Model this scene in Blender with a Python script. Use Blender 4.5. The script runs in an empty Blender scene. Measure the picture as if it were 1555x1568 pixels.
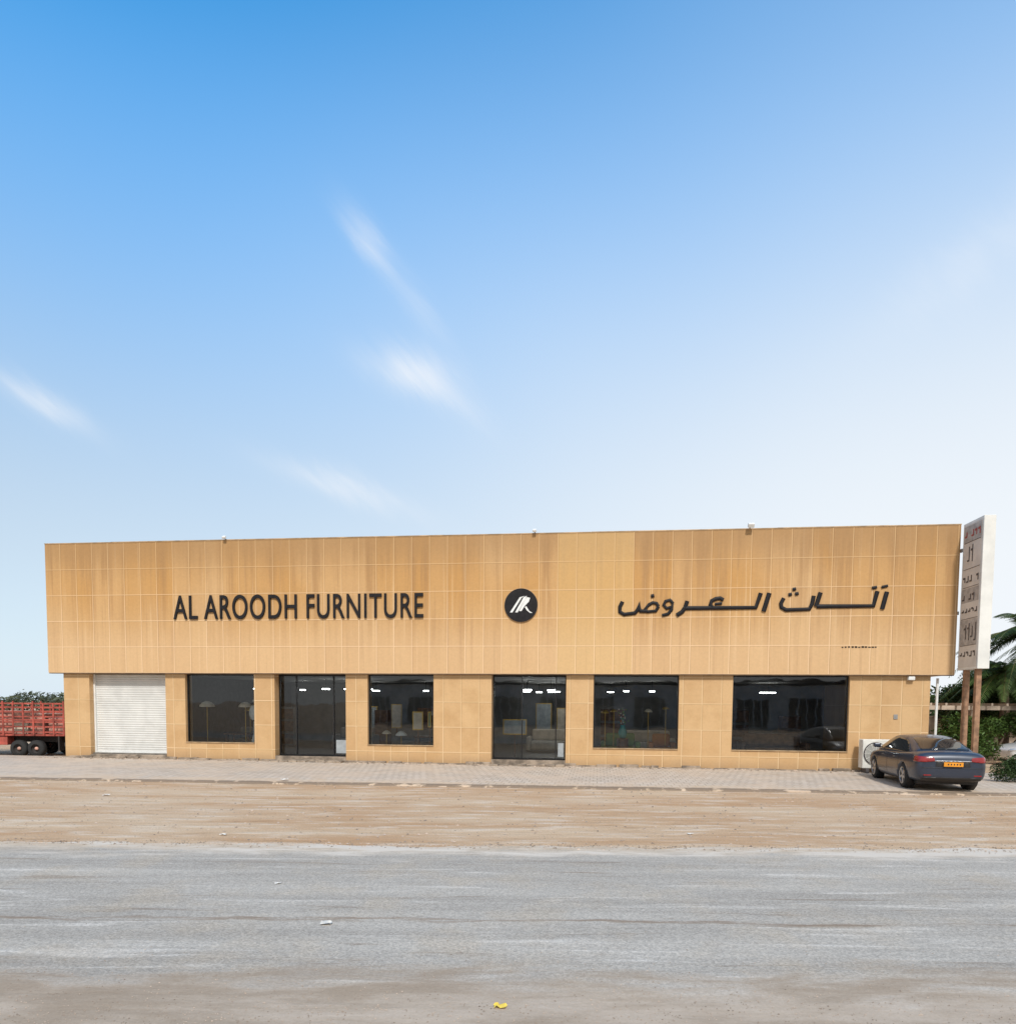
import bpy, bmesh, math, random
from mathutils import Vector, Matrix, noise as mnoise
random.seed(7)
scene=bpy.context.scene
R=math.radians
scene.view_settings.view_transform='Standard'
scene.view_settings.look='None'
scene.view_settings.exposure=0

# ------------------------------------------------------------------ helpers
def link(o,parent=None):
    scene.collection.objects.link(o)
    if parent: o.parent=parent
    return o
def empty(name,loc=(0,0,0),rotz=0):
    e=bpy.data.objects.new(name,None); e.location=loc; e.rotation_euler=(0,0,rotz)
    e.empty_display_size=.2
    return link(e)
def mesh(name,v,f,mat=None,parent=None,smooth=False):
    me=bpy.data.meshes.new(name); me.from_pydata([tuple(p) for p in v],[],f); me.update()
    if mat: me.materials.append(mat)
    if smooth:
        for p in me.polygons: p.use_smooth=True
    return link(bpy.data.objects.new(name,me),parent)
def box(name,x0,x1,y0,y1,z0,z1,mat=None,parent=None,bevel=0):
    v=[(x,y,z) for x in (x0,x1) for y in (y0,y1) for z in (z0,z1)]
    f=[(0,1,3,2),(4,6,7,5),(0,4,5,1),(2,3,7,6),(0,2,6,4),(1,5,7,3)]
    o=mesh(name,v,f,mat,parent)
    if bevel:
        m=o.modifiers.new('b','BEVEL'); m.width=bevel; m.segments=2
    return o
def lathe(name,prof,mat,parent,loc=(0,0,0),axis='z',seg=24,smooth=True):
    v=[];f=[]
    n=len(prof)
    for i in range(seg):
        a=2*math.pi*i/seg
        for r,h in prof:
            if axis=='z': v.append((loc[0]+r*math.cos(a),loc[1]+r*math.sin(a),loc[2]+h))
            elif axis=='y': v.append((loc[0]+r*math.cos(a),loc[1]+h,loc[2]+r*math.sin(a)))
            else: v.append((loc[0]+h,loc[1]+r*math.cos(a),loc[2]+r*math.sin(a)))
    for i in range(seg):
        j=(i+1)%seg
        for k in range(n-1):
            f.append((i*n+k,j*n+k,j*n+k+1,i*n+k+1))
    return mesh(name,v,f,mat,parent,smooth)
def evalmesh(o):
    bpy.context.view_layer.update()
    dg=bpy.context.evaluated_depsgraph_get()
    me=bpy.data.meshes.new_from_object(o.evaluated_get(dg))
    o.modifiers.clear(); o.data=me
    return o
def boolop(o,c,op):
    m=o.modifiers.new('x','BOOLEAN'); m.object=c; m.operation=op; m.solver='EXACT'
    evalmesh(o)
def kill(o): bpy.data.objects.remove(o,do_unlink=True)
def prism(pts,axis,a,b,name='cut'):
    v=[];n=len(pts)
    for t in (a,b):
        for p in pts:
            if axis=='y': v.append((p[0],t,p[1]))
            elif axis=='x': v.append((t,p[0],p[1]))
            else: v.append((p[0],p[1],t))
    f=[tuple(range(n)),tuple(range(2*n-1,n-1,-1))]
    for i in range(n):
        j=(i+1)%n; f.append((i,i+n,j+n,j))
    o=mesh(name,v,f)
    bm=bmesh.new(); bm.from_mesh(o.data); bmesh.ops.recalc_face_normals(bm,faces=bm.faces); bm.to_mesh(o.data); bm.free()
    return o

# ------------------------------------------------------------------ node helpers
class NT:
    def __init__(s,nt): s.nt=nt; s.n=nt.nodes; s.l=nt.links
    def new(s,t,**k):
        n=s.n.new(t)
        for a,b in k.items(): setattr(n,a,b)
        return n
    def put(s,sock,v):
        if v is None: return
        if hasattr(v,'links') or isinstance(v,bpy.types.NodeSocket): s.l.new(v,sock)
        else: sock.default_value=v
    def math(s,op,a,b=None,c=None,clamp=False):
        n=s.new('ShaderNodeMath',operation=op); n.use_clamp=clamp
        s.put(n.inputs[0],a); s.put(n.inputs[1],b)
        if c is not None: s.put(n.inputs[2],c)
        return n.outputs[0]
    def mix(s,f,a,b,bt='MIX'):
        n=s.new('ShaderNodeMixRGB',blend_type=bt)
        s.put(n.inputs[0],f)
        for i,c in ((1,a),(2,b)):
            if isinstance(c,tuple) and len(c)==3: c=c+(1,)
            s.put(n.inputs[i],c)
        return n.outputs[0]
    def noise(s,vec,scale,detail=4,rough=.55,dist=0):
        n=s.new('ShaderNodeTexNoise'); s.put(n.inputs['Vector'],vec)
        n.inputs['Scale'].default_value=scale; n.inputs['Detail'].default_value=detail
        n.inputs['Roughness'].default_value=rough; n.inputs['Distortion'].default_value=dist
        return n.outputs['Fac']
    def ramp(s,f,a,b):
        n=s.new('ShaderNodeMapRange',interpolation_type='SMOOTHSTEP')
        s.put(n.inputs[0],f); n.inputs[1].default_value=a; n.inputs[2].default_value=b
        return n.outputs[0]
    def comb(s,x,y,z):
        n=s.new('ShaderNodeCombineXYZ')
        s.put(n.inputs[0],x); s.put(n.inputs[1],y); s.put(n.inputs[2],z); return n.outputs[0]
    def sep(s,v):
        n=s.new('ShaderNodeSeparateXYZ'); s.put(n.inputs[0],v); return n.outputs
    def obj(s): return s.new('ShaderNodeTexCoord').outputs['Object']
    def pos(s): return s.new('ShaderNodeNewGeometry').outputs['Position']
    def bump(s,h,strength=.3,dist=.01):
        n=s.new('ShaderNodeBump'); n.inputs['Strength'].default_value=strength; n.inputs['Distance'].default_value=dist
        s.put(n.inputs['Height'],h); return n.outputs[0]
def newmat(name):
    m=bpy.data.materials.new(name); m.use_nodes=True
    t=NT(m.node_tree); b=m.node_tree.nodes['Principled BSDF']
    return m,t,b
def simple(name,col,rough=.6,metal=0,var=.12,scale=6,coat=0,emit=0,spec=.5):
    m,t,b=newmat(name)
    n=t.noise(t.obj(),scale,3)
    lo=tuple(c*(1-var) for c in col); hi=tuple(min(1,c*(1+var)) for c in col)
    t.put(b.inputs['Base Color'],t.mix(t.ramp(n,.3,.7),lo,hi))
    b.inputs['Roughness'].default_value=rough; b.inputs['Metallic'].default_value=metal
    b.inputs['Coat Weight'].default_value=coat; b.inputs['Specular IOR Level'].default_value=spec
    b.inputs['Coat Roughness'].default_value=.05
    if emit:
        b.inputs['Emission Color'].default_value=col+(1,); b.inputs['Emission Strength'].default_value=emit
    return m

# ------------------------------------------------------------------ camera
FP=1100.0; H=1568.0
cam_d=bpy.data.cameras.new('camera'); cam=bpy.data.objects.new('camera',cam_d); link(cam)
cam_d.sensor_width=36; cam_d.lens=36*FP/H
cam_d.shift_y=(1147-784)/H
cam_d.clip_end=8000; cam_d.clip_start=.1
cam.matrix_world=Matrix.Translation((0,0,2.1))@Matrix.Rotation(R(90-3.5),4,'X')@Matrix.Rotation(R(.45),4,'Z')
scene.camera=cam

# ------------------------------------------------------------------ sun + sky
AZ,EL=176,44
sd=Vector((math.sin(R(AZ))*math.cos(R(EL)),math.cos(R(AZ))*math.cos(R(EL)),math.sin(R(EL))))
sl=bpy.data.lights.new('sun','SUN'); sl.energy=3.1; sl.angle=R(5); sl.color=(1,.95,.88)
so=link(bpy.data.objects.new('sun',sl)); so.rotation_euler=sd.to_track_quat('Z','Y').to_euler(); so.location=(20,-20,30)

w=bpy.data.worlds.new('World'); scene.world=w; w.use_nodes=True
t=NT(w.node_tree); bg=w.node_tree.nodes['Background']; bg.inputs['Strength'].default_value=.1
sky=t.new('ShaderNodeTexSky'); sky.sky_type='NISHITA'; sky.sun_disc=False
sky.sun_elevation=R(EL); sky.sun_rotation=R(AZ); sky.air_density=1.0; sky.dust_density=.6; sky.ozone_density=2.0
dirv=t.new('ShaderNodeTexCoord').outputs['Generated']
X,Y,Z=t.sep(dirv)[:3]
tint=t.mix(t.ramp(Z,.15,.62),(1.0,1.15,1.15),(.62,2.45,3.1))
blue=t.mix(1.0,sky.outputs[0],tint,'MULTIPLY')
nz=t.noise(t.comb(t.math('MULTIPLY_ADD',X,9,t.math('MULTIPLY',Z,9)),t.math('MULTIPLY_ADD',X,-2.2,t.math('MULTIPLY',Z,2.2)),Y),1.5,6,.65,.6)
nf=t.noise(t.comb(t.math('MULTIPLY_ADD',X,40,t.math('MULTIPLY',Z,46)),t.math('MULTIPLY_ADD',X,-7,t.math('MULTIPLY',Z,7)),Y),1.0,4,.6,.3)
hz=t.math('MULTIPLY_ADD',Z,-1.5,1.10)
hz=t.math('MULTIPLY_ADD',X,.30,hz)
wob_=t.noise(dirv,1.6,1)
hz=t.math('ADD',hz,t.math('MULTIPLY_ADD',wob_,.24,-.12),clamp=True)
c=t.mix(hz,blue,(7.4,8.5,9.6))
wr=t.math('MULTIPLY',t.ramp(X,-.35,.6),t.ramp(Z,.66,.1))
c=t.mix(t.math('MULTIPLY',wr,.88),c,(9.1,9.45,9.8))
c=t.mix(t.math('MULTIPLY',t.ramp(Y,.25,-.5),.8),c,(8.8,8.3,7.6))  # unseen sky behind camera, warmed and whitened to light facade and ground neutrally
def wisp(az,el,rot,L,W,amp):
    a,e=R(az),R(el)
    fwd=Vector((math.sin(a)*math.cos(e),math.cos(a)*math.cos(e),math.sin(e)))
    right=Vector((math.cos(a),-math.sin(a),0)); up=right.cross(fwd)
    r=R(rot); u=right*math.cos(r)+up*math.sin(r); v=-right*math.sin(r)+up*math.cos(r)
    def dot(k):
        n=t.new('ShaderNodeVectorMath',operation='DOT_PRODUCT'); t.put(n.inputs[0],dirv); n.inputs[1].default_value=tuple(k); return n.outputs['Value']
    pu=dot(u); pv=dot(v); pf=dot(fwd)
    au=t.math('DIVIDE',pu,L); av=t.math('DIVIDE',pv,W)
    av=t.math('ADD',av,t.math('MULTIPLY_ADD',nz,3.0,-1.5))
    d=t.math('ADD',t.math('MULTIPLY',au,au),t.math('MULTIPLY',av,av))
    g=t.math('EXPONENT',t.math('MULTIPLY',d,-1))
    g=t.math('MULTIPLY',g,t.math('GREATER_THAN',pf,0))
    return t.math('MULTIPLY',g,t.math('MULTIPLY_ADD',nf,amp*1.6,amp*.1),clamp=True)
for a in [(-10.8,31.2,-46,.035,.012,.42),(-7.2,27.8,-48,.05,.016,.18),(-7.8,24.0,-12,.05,.02,.5),(-5.0,22.6,-34,.055,.016,.28),
          (-32.3,18.9,-24,.045,.013,.45),(-12.5,16.0,-16,.085,.014,.38),(33,27.5,22,.10,.03,.2)]:
    c=t.mix(wisp(*a),c,(9.4,9.6,9.9))
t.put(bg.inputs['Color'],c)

# ------------------------------------------------------------------ ground materials
def sand_mat():
    m,t,b=newmat('sand'); p=t.pos(); x,y,z=t.sep(p)[:3]
    st=t.comb(t.math('MULTIPLY',x,.35),t.math('MULTIPLY',y,1.6),0)
    n1=t.noise(st,.5,6,.6,.4); n2=t.noise(st,2.2,5,.65); n3=t.noise(p,38,3,.7); n4=t.noise(p,.18,3)
    c=t.mix(t.ramp(n1,.35,.65),(.50,.32,.19),(.60,.45,.31))
    c=t.mix(t.math('MULTIPLY',t.ramp(n2,.50,.66),.7),c,(.70,.60,.49))
    c=t.mix(t.math('MULTIPLY',t.ramp(n4,.5,.7),.5),c,(.62,.49,.36))
    c=t.mix(t.math('MULTIPLY',t.ramp(n2,.44,.28),.65),c,(.38,.235,.135))
    c=t.mix(t.ramp(n3,.25,.75),t.mix(1,c,(.8,.8,.8),'MULTIPLY'),t.mix(1,c,(1.15,1.15,1.15),'MULTIPLY'))
    t.put(b.inputs['Base Color'],c); b.inputs['Roughness'].default_value=.95; b.inputs['Specular IOR Level'].default_value=.1
    h=t.math('ADD',t.math('MULTIPLY',n2,3),n3)
    t.put(b.inputs['Normal'],t.bump(h,.6,.04)); return m
def road_mat():
    m,t,b=newmat('old_asphalt'); p=t.pos(); x,y,z=t.sep(p)[:3]
    st=t.comb(t.math('MULTIPLY',x,.16),t.math('MULTIPLY',y,2.2),0)
    n1=t.noise(st,.7,5,.6,.3); n2=t.noise(p,1.1,5,.6); n3=t.noise(p,70,2,.8)
    st2=t.comb(t.math('MULTIPLY',x,.45),t.math('MULTIPLY',y,5),3); n5=t.noise(st2,1,6,.65,.5)
    c=t.mix(t.ramp(n1,.3,.7),(.34,.31,.275),(.45,.415,.37))
    c=t.mix(t.math('MULTIPLY',t.ramp(n5,.55,.67),.65),c,(.60,.56,.51))
    c=t.mix(t.math('MULTIPLY',t.ramp(n5,.42,.30),.75),c,(.24,.195,.155))
    c=t.mix(t.math('MULTIPLY',t.ramp(n2,.45,.7),.4),c,(.45,.37,.28))
    v=t.new('ShaderNodeTexVoronoi'); v.inputs['Scale'].default_value=55; t.put(v.inputs['Vector'],p)
    vc=t.sep(v.outputs['Color'])[0]
    c=t.mix(.6,c,t.mix(1,c,t.mix(vc,(.68,.68,.68),(1.32,1.31,1.29)),'MULTIPLY'))
    c=t.mix(t.ramp(n3,.3,.7),t.mix(1,c,(.86,.86,.86),'MULTIPLY'),t.mix(1,c,(1.12,1.12,1.12),'MULTIPLY'))
    nd=t.noise(t.comb(t.math('MULTIPLY',x,.6),t.math('MULTIPLY',y,2.0),1),1.3,6,.65,.3)
    e1=t.ramp(t.math('ADD',y,t.math('MULTIPLY_ADD',nd,2.4,-1.2)),5.9,5.0)
    e2=t.ramp(t.math('ADD',y,t.math('MULTIPLY_ADD',nd,2.6,-1.3)),9.7,10.4)
    tr=t.math('ABSOLUTE',t.math('SUBTRACT',t.math('ADD',y,t.math('MULTIPLY_ADD',nd,.5,-.25)),6.88))
    tr=t.math('MULTIPLY',t.ramp(tr,.09,.01),t.ramp(n5,.42,.56))
    sand=t.mix(t.ramp(nd,.35,.65),(.32,.24,.17),(.48,.385,.30))
    c=t.mix(t.math('MULTIPLY',tr,.75),c,(.22,.155,.105))
    c=t.mix(t.math('MULTIPLY',e1,.8),c,sand)
    c=t.mix(t.math('MULTIPLY',e2,.8),c,t.mix(t.ramp(nd,.4,.6),(.54,.42,.30),(.66,.59,.51)))
    t.put(b.inputs['Base Color'],c); b.inputs['Roughness'].default_value=.9; b.inputs['Specular IOR Level'].default_value=.15
    t.put(b.inputs['Normal'],t.bump(t.math('ADD',vc,t.math('MULTIPLY',n5,3)),.5,.007)); return m
def paver_mat():
    m,t,b=newmat('pavers'); p=t.obj(); x,y,z=t.sep(p)[:3]
    br=t.new('ShaderNodeTexBrick'); t.put(br.inputs['Vector'],p)
    br.inputs['Scale'].default_value=1; br.inputs['Brick Width'].default_value=.2; br.inputs['Row Height'].default_value=.4
    br.inputs['Mortar Size'].default_value=.012; br.inputs['Color1'].default_value=(.48,.41,.34,1); br.inputs['Color2'].default_value=(.56,.485,.41,1)
    br.inputs['Mortar'].default_value=(.30,.24,.185,1); br.offset=.5
    n=t.noise(p,.6,4,.6); n2=t.noise(p,2.5,5,.65)
    c=t.mix(t.math('MULTIPLY',t.ramp(n,.4,.65),.6),br.outputs[0],(.58,.46,.35))
    c=t.mix(t.math('MULTIPLY',t.ramp(n2,.5,.3),.45),c,(.33,.255,.19))
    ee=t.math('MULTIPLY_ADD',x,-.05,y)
    ed=t.ramp(t.math('ADD',ee,t.math('MULTIPLY_ADD',n2,3,-1.5)),-5.8,-7.2)
    c=t.mix(t.math('MULTIPLY',ed,.7),c,(.60,.45,.31))
    dk=t.math('MULTIPLY',t.ramp(t.math('ADD',ee,t.math('MULTIPLY_ADD',n2,.3,-.15)),-6.70,-6.90),t.ramp(n2,.38,.48))  # dark band painted along the apron's front edge in place of its shadow line
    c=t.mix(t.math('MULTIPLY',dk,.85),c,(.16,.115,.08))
    t.put(b.inputs['Base Color'],c); b.inputs['Roughness'].default_value=.9
    t.put(b.inputs['Normal'],t.bump(br.outputs['Fac'],-.3,.01)); return m
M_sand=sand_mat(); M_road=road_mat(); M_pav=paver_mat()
M_conc=simple('weathered_concrete',(.27,.215,.165),.9,var=.45,scale=3)
M_kerb=simple('dusty_kerb',(.48,.38,.29),.95,var=.3,scale=3)

S=4000
mesh('ground',[(-S,-S,0),(S,-S,0),(S,S,0),(-S,S,0)],[(0,1,2,3)],M_sand)
def wob(x,a,s,seed): return a*(mnoise.noise(Vector((x*s,seed,0)))+.5*mnoise.noise(Vector((x*s*3.1,seed+5,0))))
xs=[-120+i*.2 for i in range(1201)]
v=[];f=[]
for i,x in enumerate(xs):
    v+= [(x,2.6+wob(x,.3,.3,1),.004),(x,10.62-x*.006+wob(x,.30,.35,9)+wob(x,.12,2.5,2),.004)]
    if i: f.append((2*i-2,2*i,2*i+1,2*i-1))
mesh('road',v,f,M_road)

BO=(-16.87,26.4,0); BR=-math.asin(.1221)
def bgroup(name): return empty(name,BO,BR)
apron=bgroup('pavement')
v=[];f=[];xs=[-4+i*.2 for i in range(201)]
for i,x in enumerate(xs):
    yf=-7.0+x*.05+wob(x,.16,.5,3)+wob(x,.06,3,6)
    hh=.07+wob(x,.015,.8,4)
    v+=[(x,.35,.07),(x,yf+1.2,.07),(x,yf+.1,hh*.8),(x,yf,hh*.55),(x,yf-.05,-.02)]
    if i:
        a=5*i-5;b_=5*i
        for q in range(4): f.append((a+q,a+q+1,b_+q+1,b_+q))
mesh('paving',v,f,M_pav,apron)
x=-4.0
while x<36:
    L=random.uniform(.3,.9)
    if random.random()<.12:
        yf=-7.0+x*.05-.04+wob(x,.16,.5,3); z1=random.uniform(.02,.05)
        o=box('kerb_stone',x,x+L-.03,yf+random.uniform(-.03,.04),yf+.16,-.02,z1,M_kerb,apron,.02)
    x+=L

# ------------------------------------------------------------------ building
B=bgroup('furniture_store_building')
def tile_mat(name,rowh,z0,fascia):
    m,t,b=newmat(name); p=t.obj(); x,y,z=t.sep(p)[:3]
    pw=.615
    u=t.math('ADD',x,y)
    vec=t.comb(u,t.math('SUBTRACT',z,z0),0)
    br=t.new('ShaderNodeTexBrick'); br.offset=0; br.squash=1; t.put(br.inputs['Vector'],vec)
    br.inputs['Scale'].default_value=1; br.inputs['Brick Width'].default_value=pw; br.inputs['Row Height'].default_value=rowh
    br.inputs['Mortar Size'].default_value=.013; br.inputs['Mortar Smooth'].default_value=.1
    mort=br.outputs['Fac']
    # darker shadow edge of each joint
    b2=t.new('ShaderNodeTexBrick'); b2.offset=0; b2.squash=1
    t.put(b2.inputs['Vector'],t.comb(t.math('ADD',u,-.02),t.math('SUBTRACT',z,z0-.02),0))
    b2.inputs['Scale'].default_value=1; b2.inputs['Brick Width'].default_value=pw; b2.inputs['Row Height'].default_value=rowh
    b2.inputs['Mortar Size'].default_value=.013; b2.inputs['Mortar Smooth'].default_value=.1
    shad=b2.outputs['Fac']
    ci=t.math('FLOOR',t.math('DIVIDE',u,pw)); ri=t.math('FLOOR',t.math('DIVIDE',t.math('SUBTRACT',z,z0),rowh))
    wn=t.new('ShaderNodeTexWhiteNoise',noise_dimensions='2D'); t.put(wn.inputs['Vector'],t.comb(ci,ri,0)); tile=wn.outputs['Value']
    wn2=t.new('ShaderNodeTexWhiteNoise',noise_dimensions='2D'); t.put(wn2.inputs['Vector'],t.comb(ci,77,0)); col=wn2.outputs['Value']
    zz=t.math('SUBTRACT',z,3.15)
    c=t.mix(tile,(.54,.345,.175),(.60,.40,.21))
    big=t.noise(t.comb(t.math('MULTIPLY',x,.22),t.math('MULTIPLY',z,.15),2),1,2,.5)
    if fascia:
        strk=t.noise(t.comb(t.math('MULTIPLY',x,2.6),t.math('MULTIPLY',z,.10),0),1,4,.7)
        strk2=t.noise(t.comb(t.math('MULTIPLY',x,7),t.math('MULTIPLY',z,.16),5),1,3,.65)
        up=t.ramp(zz,.6,3.0)
        am=t.math('MULTIPLY',t.ramp(big,.30,.52),t.math('MULTIPLY_ADD',up,.8,.1))
        am=t.math('MULTIPLY',am,t.math('MULTIPLY_ADD',col,.6,.6),clamp=True)
        c=t.mix(am,c,(.50,.275,.095))
        c=t.mix(t.math('MULTIPLY',t.math('MULTIPLY',t.ramp(strk,.47,.66),t.ramp(zz,-.8,3.6)),.62),c,(.36,.20,.085))
        c=t.mix(t.math('MULTIPLY',t.math('MULTIPLY',t.ramp(strk2,.53,.70),t.ramp(zz,5.0,.3)),.6),c,(.40,.235,.115))
        c=t.mix(t.math('MULTIPLY',t.ramp(strk2,.44,.30),.4),c,(.68,.48,.28))
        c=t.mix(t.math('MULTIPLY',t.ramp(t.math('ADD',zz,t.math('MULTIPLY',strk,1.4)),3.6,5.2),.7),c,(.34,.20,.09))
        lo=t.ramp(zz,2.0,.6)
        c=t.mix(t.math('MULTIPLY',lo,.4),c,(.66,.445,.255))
        cl=t.math('MULTIPLY',t.math('GREATER_THAN',x,18.62),t.math('LESS_THAN',x,21.08))
        c=t.mix(t.math('MULTIPLY',cl,.45),c,(.62,.42,.19))
        jointc=t.mix(.55,c,t.mix(t.ramp(zz,3.6,2.0),(.66,.45,.24),(.84,.62,.40)))
    else:
        n=t.noise(p,1.3,5,.6)
        c=t.mix(t.math('MULTIPLY',t.ramp(n,.4,.7),.5),c,(.45,.27,.12))
        d=t.ramp(t.math('ADD',z,t.math('MULTIPLY',n,.5)),.75,.3)
        c=t.mix(t.math('MULTIPLY',d,.5),c,(.34,.22,.125))
        jointc=t.mix(tile,(.74,.55,.34),(.58,.41,.22))
    fine=t.noise(p,14,3,.6)
    c=t.mix(t.ramp(fine,.25,.75),t.mix(1,c,(.96,.96,.96),'MULTIPLY'),t.mix(1,c,(1.03,1.03,1.03),'MULTIPLY'))
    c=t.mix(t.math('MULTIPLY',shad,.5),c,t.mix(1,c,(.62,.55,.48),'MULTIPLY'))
    c=t.mix(mort,c,jointc)
    t.put(b.inputs['Base Color'],c); b.inputs['Roughness'].default_value=.5; b.inputs['Specular IOR Level'].default_value=.25
    hgt=t.math('MULTIPLY',tile,.25)
    t.put(b.inputs['Normal'],t.bump(hgt,.25,.006)); return m
M_fas=tile_mat('fascia_panels',.918,3.15,True)
M_wall=tile_mat('wall_tiles',.86,.47-.86,False)
M_dark=simple('interior_dark',(.035,.036,.04),.8,var=.3)
M_in=simple('interior_wall',(.22,.21,.195),.8,var=.3,scale=1)
M_floor_in=simple('interior_floor',(.16,.145,.125),.35,var=.3)
M_frame=simple('dark_aluminium',(.03,.03,.032),.4,.6)
M_cop=simple('coping_metal',(.42,.29,.165),.5,.2,var=.3,scale=3)
M_white=simple('white_paint',(.72,.73,.72),.5,var=.06)
M_black=simple('black_letters',(.014,.013,.015),.5,var=.2,spec=.2)
M_brown=simple('soffit_brown',(.16,.10,.055),.8,var=.3)
M_roof=simple('roof_screed',(.35,.33,.30),.9)
F0,F1,FY=.2,30.98,-.17
ZF=3.15; ZT=7.74
W0,W1=.65,30.36
box('upper_fascia',F0,F1,FY,12,ZF,ZT-.35,M_fas,B)
box('parapet_front',F0,F1,FY,FY+.25,ZT-.35,ZT,M_fas,B)
box('parapet_back',F0,F1,11.75,12,ZT-.35,ZT,M_fas,B)
box('parapet_side_a',F0,F0+.25,FY+.25,11.75,ZT-.35,ZT,M_fas,B)
box('parapet_side_b',F1-.25,F1,FY+.25,11.75,ZT-.35,ZT,M_fas,B)
box('roof_slab',F0+.26,F1-.26,FY+.26,11.74,ZT-.349,ZT-.3,M_roof,B)
x=F0-.012
while x<F1:
    L=min(random.uniform(2.2,3.4),F1+.012-x)
    z=random.uniform(0,.008)
    box('coping',x,x+L-.004,FY-.012,FY+.27,ZT+.001,ZT+.025+z,M_cop,B); x+=L
ops=[(1.66,4.62,'shutter'),(5.37,7.96,'win'),(8.72,11.31,'door'),(12.09,14.42,'win'),(16.42,18.94,'door'),(19.85,22.63,'win'),(24.34,27.95,'win')]
SILL=.67; FL=.25; TH=.45
x=W0
for (a,b_,k) in ops:
    box('wall_pier',x,a,0,TH,0,ZF-.002,M_wall,B)
    if k=='win': box('sill_wall',a+.001,b_-.001,.004,TH,0,SILL,M_wall,B)
    x=b_
box('wall_pier',x,W1,0,TH,0,ZF-.002,M_wall,B)
box('side_wall_a',W0+.001,W0+.3,TH,11.7,0,ZF-.002,M_wall,B)
box('side_wall_b',W1-.3,W1-.001,TH,11.7,0,ZF-.002,M_wall,B)
box('back_wall',W0+.3,W1-.3,9.6,9.8,0,ZF-.002,M_in,B)
box('interior_ceiling',W0+.3,W1-.3,TH+.01,9.6,ZF-.08,ZF-.01,M_in,B)
box('interior_floor',W0+.3,W1-.3,.1,9.6,.02,FL,M_floor_in,B)
box('partition_a',4.95,5.1,TH+.01,9.6,FL,ZF-.08,M_dark,B)
box('soffit',F0+.01,F1-.01,FY+.01,-.002,ZF-.03,ZF-.001,M_brown,B)
x=W0-.05
while x<W1:
    L=random.uniform(.2,.7)
    box('plinth',x,x+L,-.10-random.uniform(0,.09),-.003,.0,.12+random.uniform(-.03,.05),M_conc,B,.015); x+=L+random.choice((0,0,.03,.1))
def glass_mat():
    m=bpy.data.materials.new('tinted_glass'); m.use_nodes=True; t=NT(m.node_tree); n=m.node_tree.nodes
    n.remove(n['Principled BSDF']); out=n['Material Output']
    tr=t.new('ShaderNodeBsdfTransparent'); tr.inputs[0].default_value=(.80,.85,.86,1)
    gl=t.new('ShaderNodeBsdfGlossy'); gl.inputs['Roughness'].default_value=.012; gl.inputs[0].default_value=(.9,.95,1,1)
    fr=t.new('ShaderNodeFresnel'); fr.inputs[0].default_value=1.5
    wv=t.noise(t.obj(),.8,2); t.put(gl.inputs['Normal'],t.bump(wv,.06,.05))
    mx=t.new('ShaderNodeMixShader'); t.put(mx.inputs[0],t.math('MULTIPLY_ADD',fr.outputs[0],1.3,.01,clamp=True))
    t.l.new(tr.outputs[0],mx.inputs[1]); t.l.new(gl.outputs[0],mx.inputs[2]); t.l.new(mx.outputs[0],out.inputs[0]); return m
M_glass=glass_mat()
GY=.16
def frame(name,x0,x1,z0,z1,y,w,mulls=()):
    box(name+'_frame_l',x0,x0+w,y-.03,y+.05,z0,z1,M_frame,B)
    box(name+'_frame_r',x1-w,x1,y-.03,y+.05,z0,z1,M_frame,B)
    box(name+'_frame_b',x0+w,x1-w,y-.03,y+.05,z0,z0+w,M_frame,B)
    box(name+'_frame_t',x0+w,x1-w,y-.03,y+.05,z1-w,z1,M_frame,B)
    for mx in mulls: box(name+'_mullion',mx-w*.35,mx+w*.35,y-.027,y+.047,z0+w,z1-w,M_frame,B)
    mesh(name+'_glass',[(x0+w,y+.01,z0+w),(x1-w,y+.01,z0+w),(x1-w,y+.01,z1-w),(x0+w,y+.01,z1-w)],[(0,1,2,3)],M_glass,B)
M_shut=simple('shutter_white',(.60,.60,.58),.45,var=.08,scale=2)
M_sticker=simple('sticker_grey',(.35,.38,.40),.6)
for (a,b_,k) in ops:
    if k=='win':
        frame('window',a+.002,b_-.002,SILL+.001,ZF-.04,GY,.035)
        box('window_ledge',a+.003,b_-.003,-.03,.125,SILL+.001,SILL+.03,M_cop,B)
    elif k=='door':
        m1=a+(b_-a)*.25 if a<10 else a+(b_-a)*.40; m2=b_-(b_-a)*.22 if a<10 else b_-(b_-a)*.14
        frame('door',a+.002,b_-.002,FL+.001,ZF-.04,.38,.045,(m1,m2))
        box('door_sticker',m2+.08,b_-.08,.365,.37,.35,.82,M_sticker,B)
        box('threshold',a+.002,b_-.002,-.02,.34,0,FL,M_conc,B,.01)
        for i in range(8):
            xx=a+i*(b_-a)/8; box('step_stone',xx+.01,xx+(b_-a)/8-.02*random.random(),-.40-random.uniform(0,.12),-.18,0,.13+random.uniform(-.04,.04),M_conc,B,.02)
    else:
        n=34; v=[];f=[]; z0,z1=FL+.02,ZF-.04
        for i in range(n*4+1):
            q=i/4%1; z=z0+(z1-z0)*i/(n*4); yy=.30-.022*math.sin(q*math.pi)
            v+=[(a+.04,yy,z),(b_-.04,yy,z)]
            if i: f.append((2*i-2,2*i-1,2*i+1,2*i))
        mesh('roller_shutter',v,f,M_shut,B,True)
        box('shutter_guide',a+.001,a+.06,.22,.36,0.02,ZF-.04,M_white,B); box('shutter_guide_r',b_-.06,b_-.001,.22,.36,0.02,ZF-.04,M_white,B)
        box('shutter_bottom_bar',a+.06,b_-.06,.255,.34,FL-.04,FL+.05,M_white,B)
        box('shutter_step',a+.002,b_-.002,-.05,.5,0,FL-.05,M_conc,B,.02)
M_tube=simple('lit_tube',(.95,.95,.92),.5,emit=22)
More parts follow.
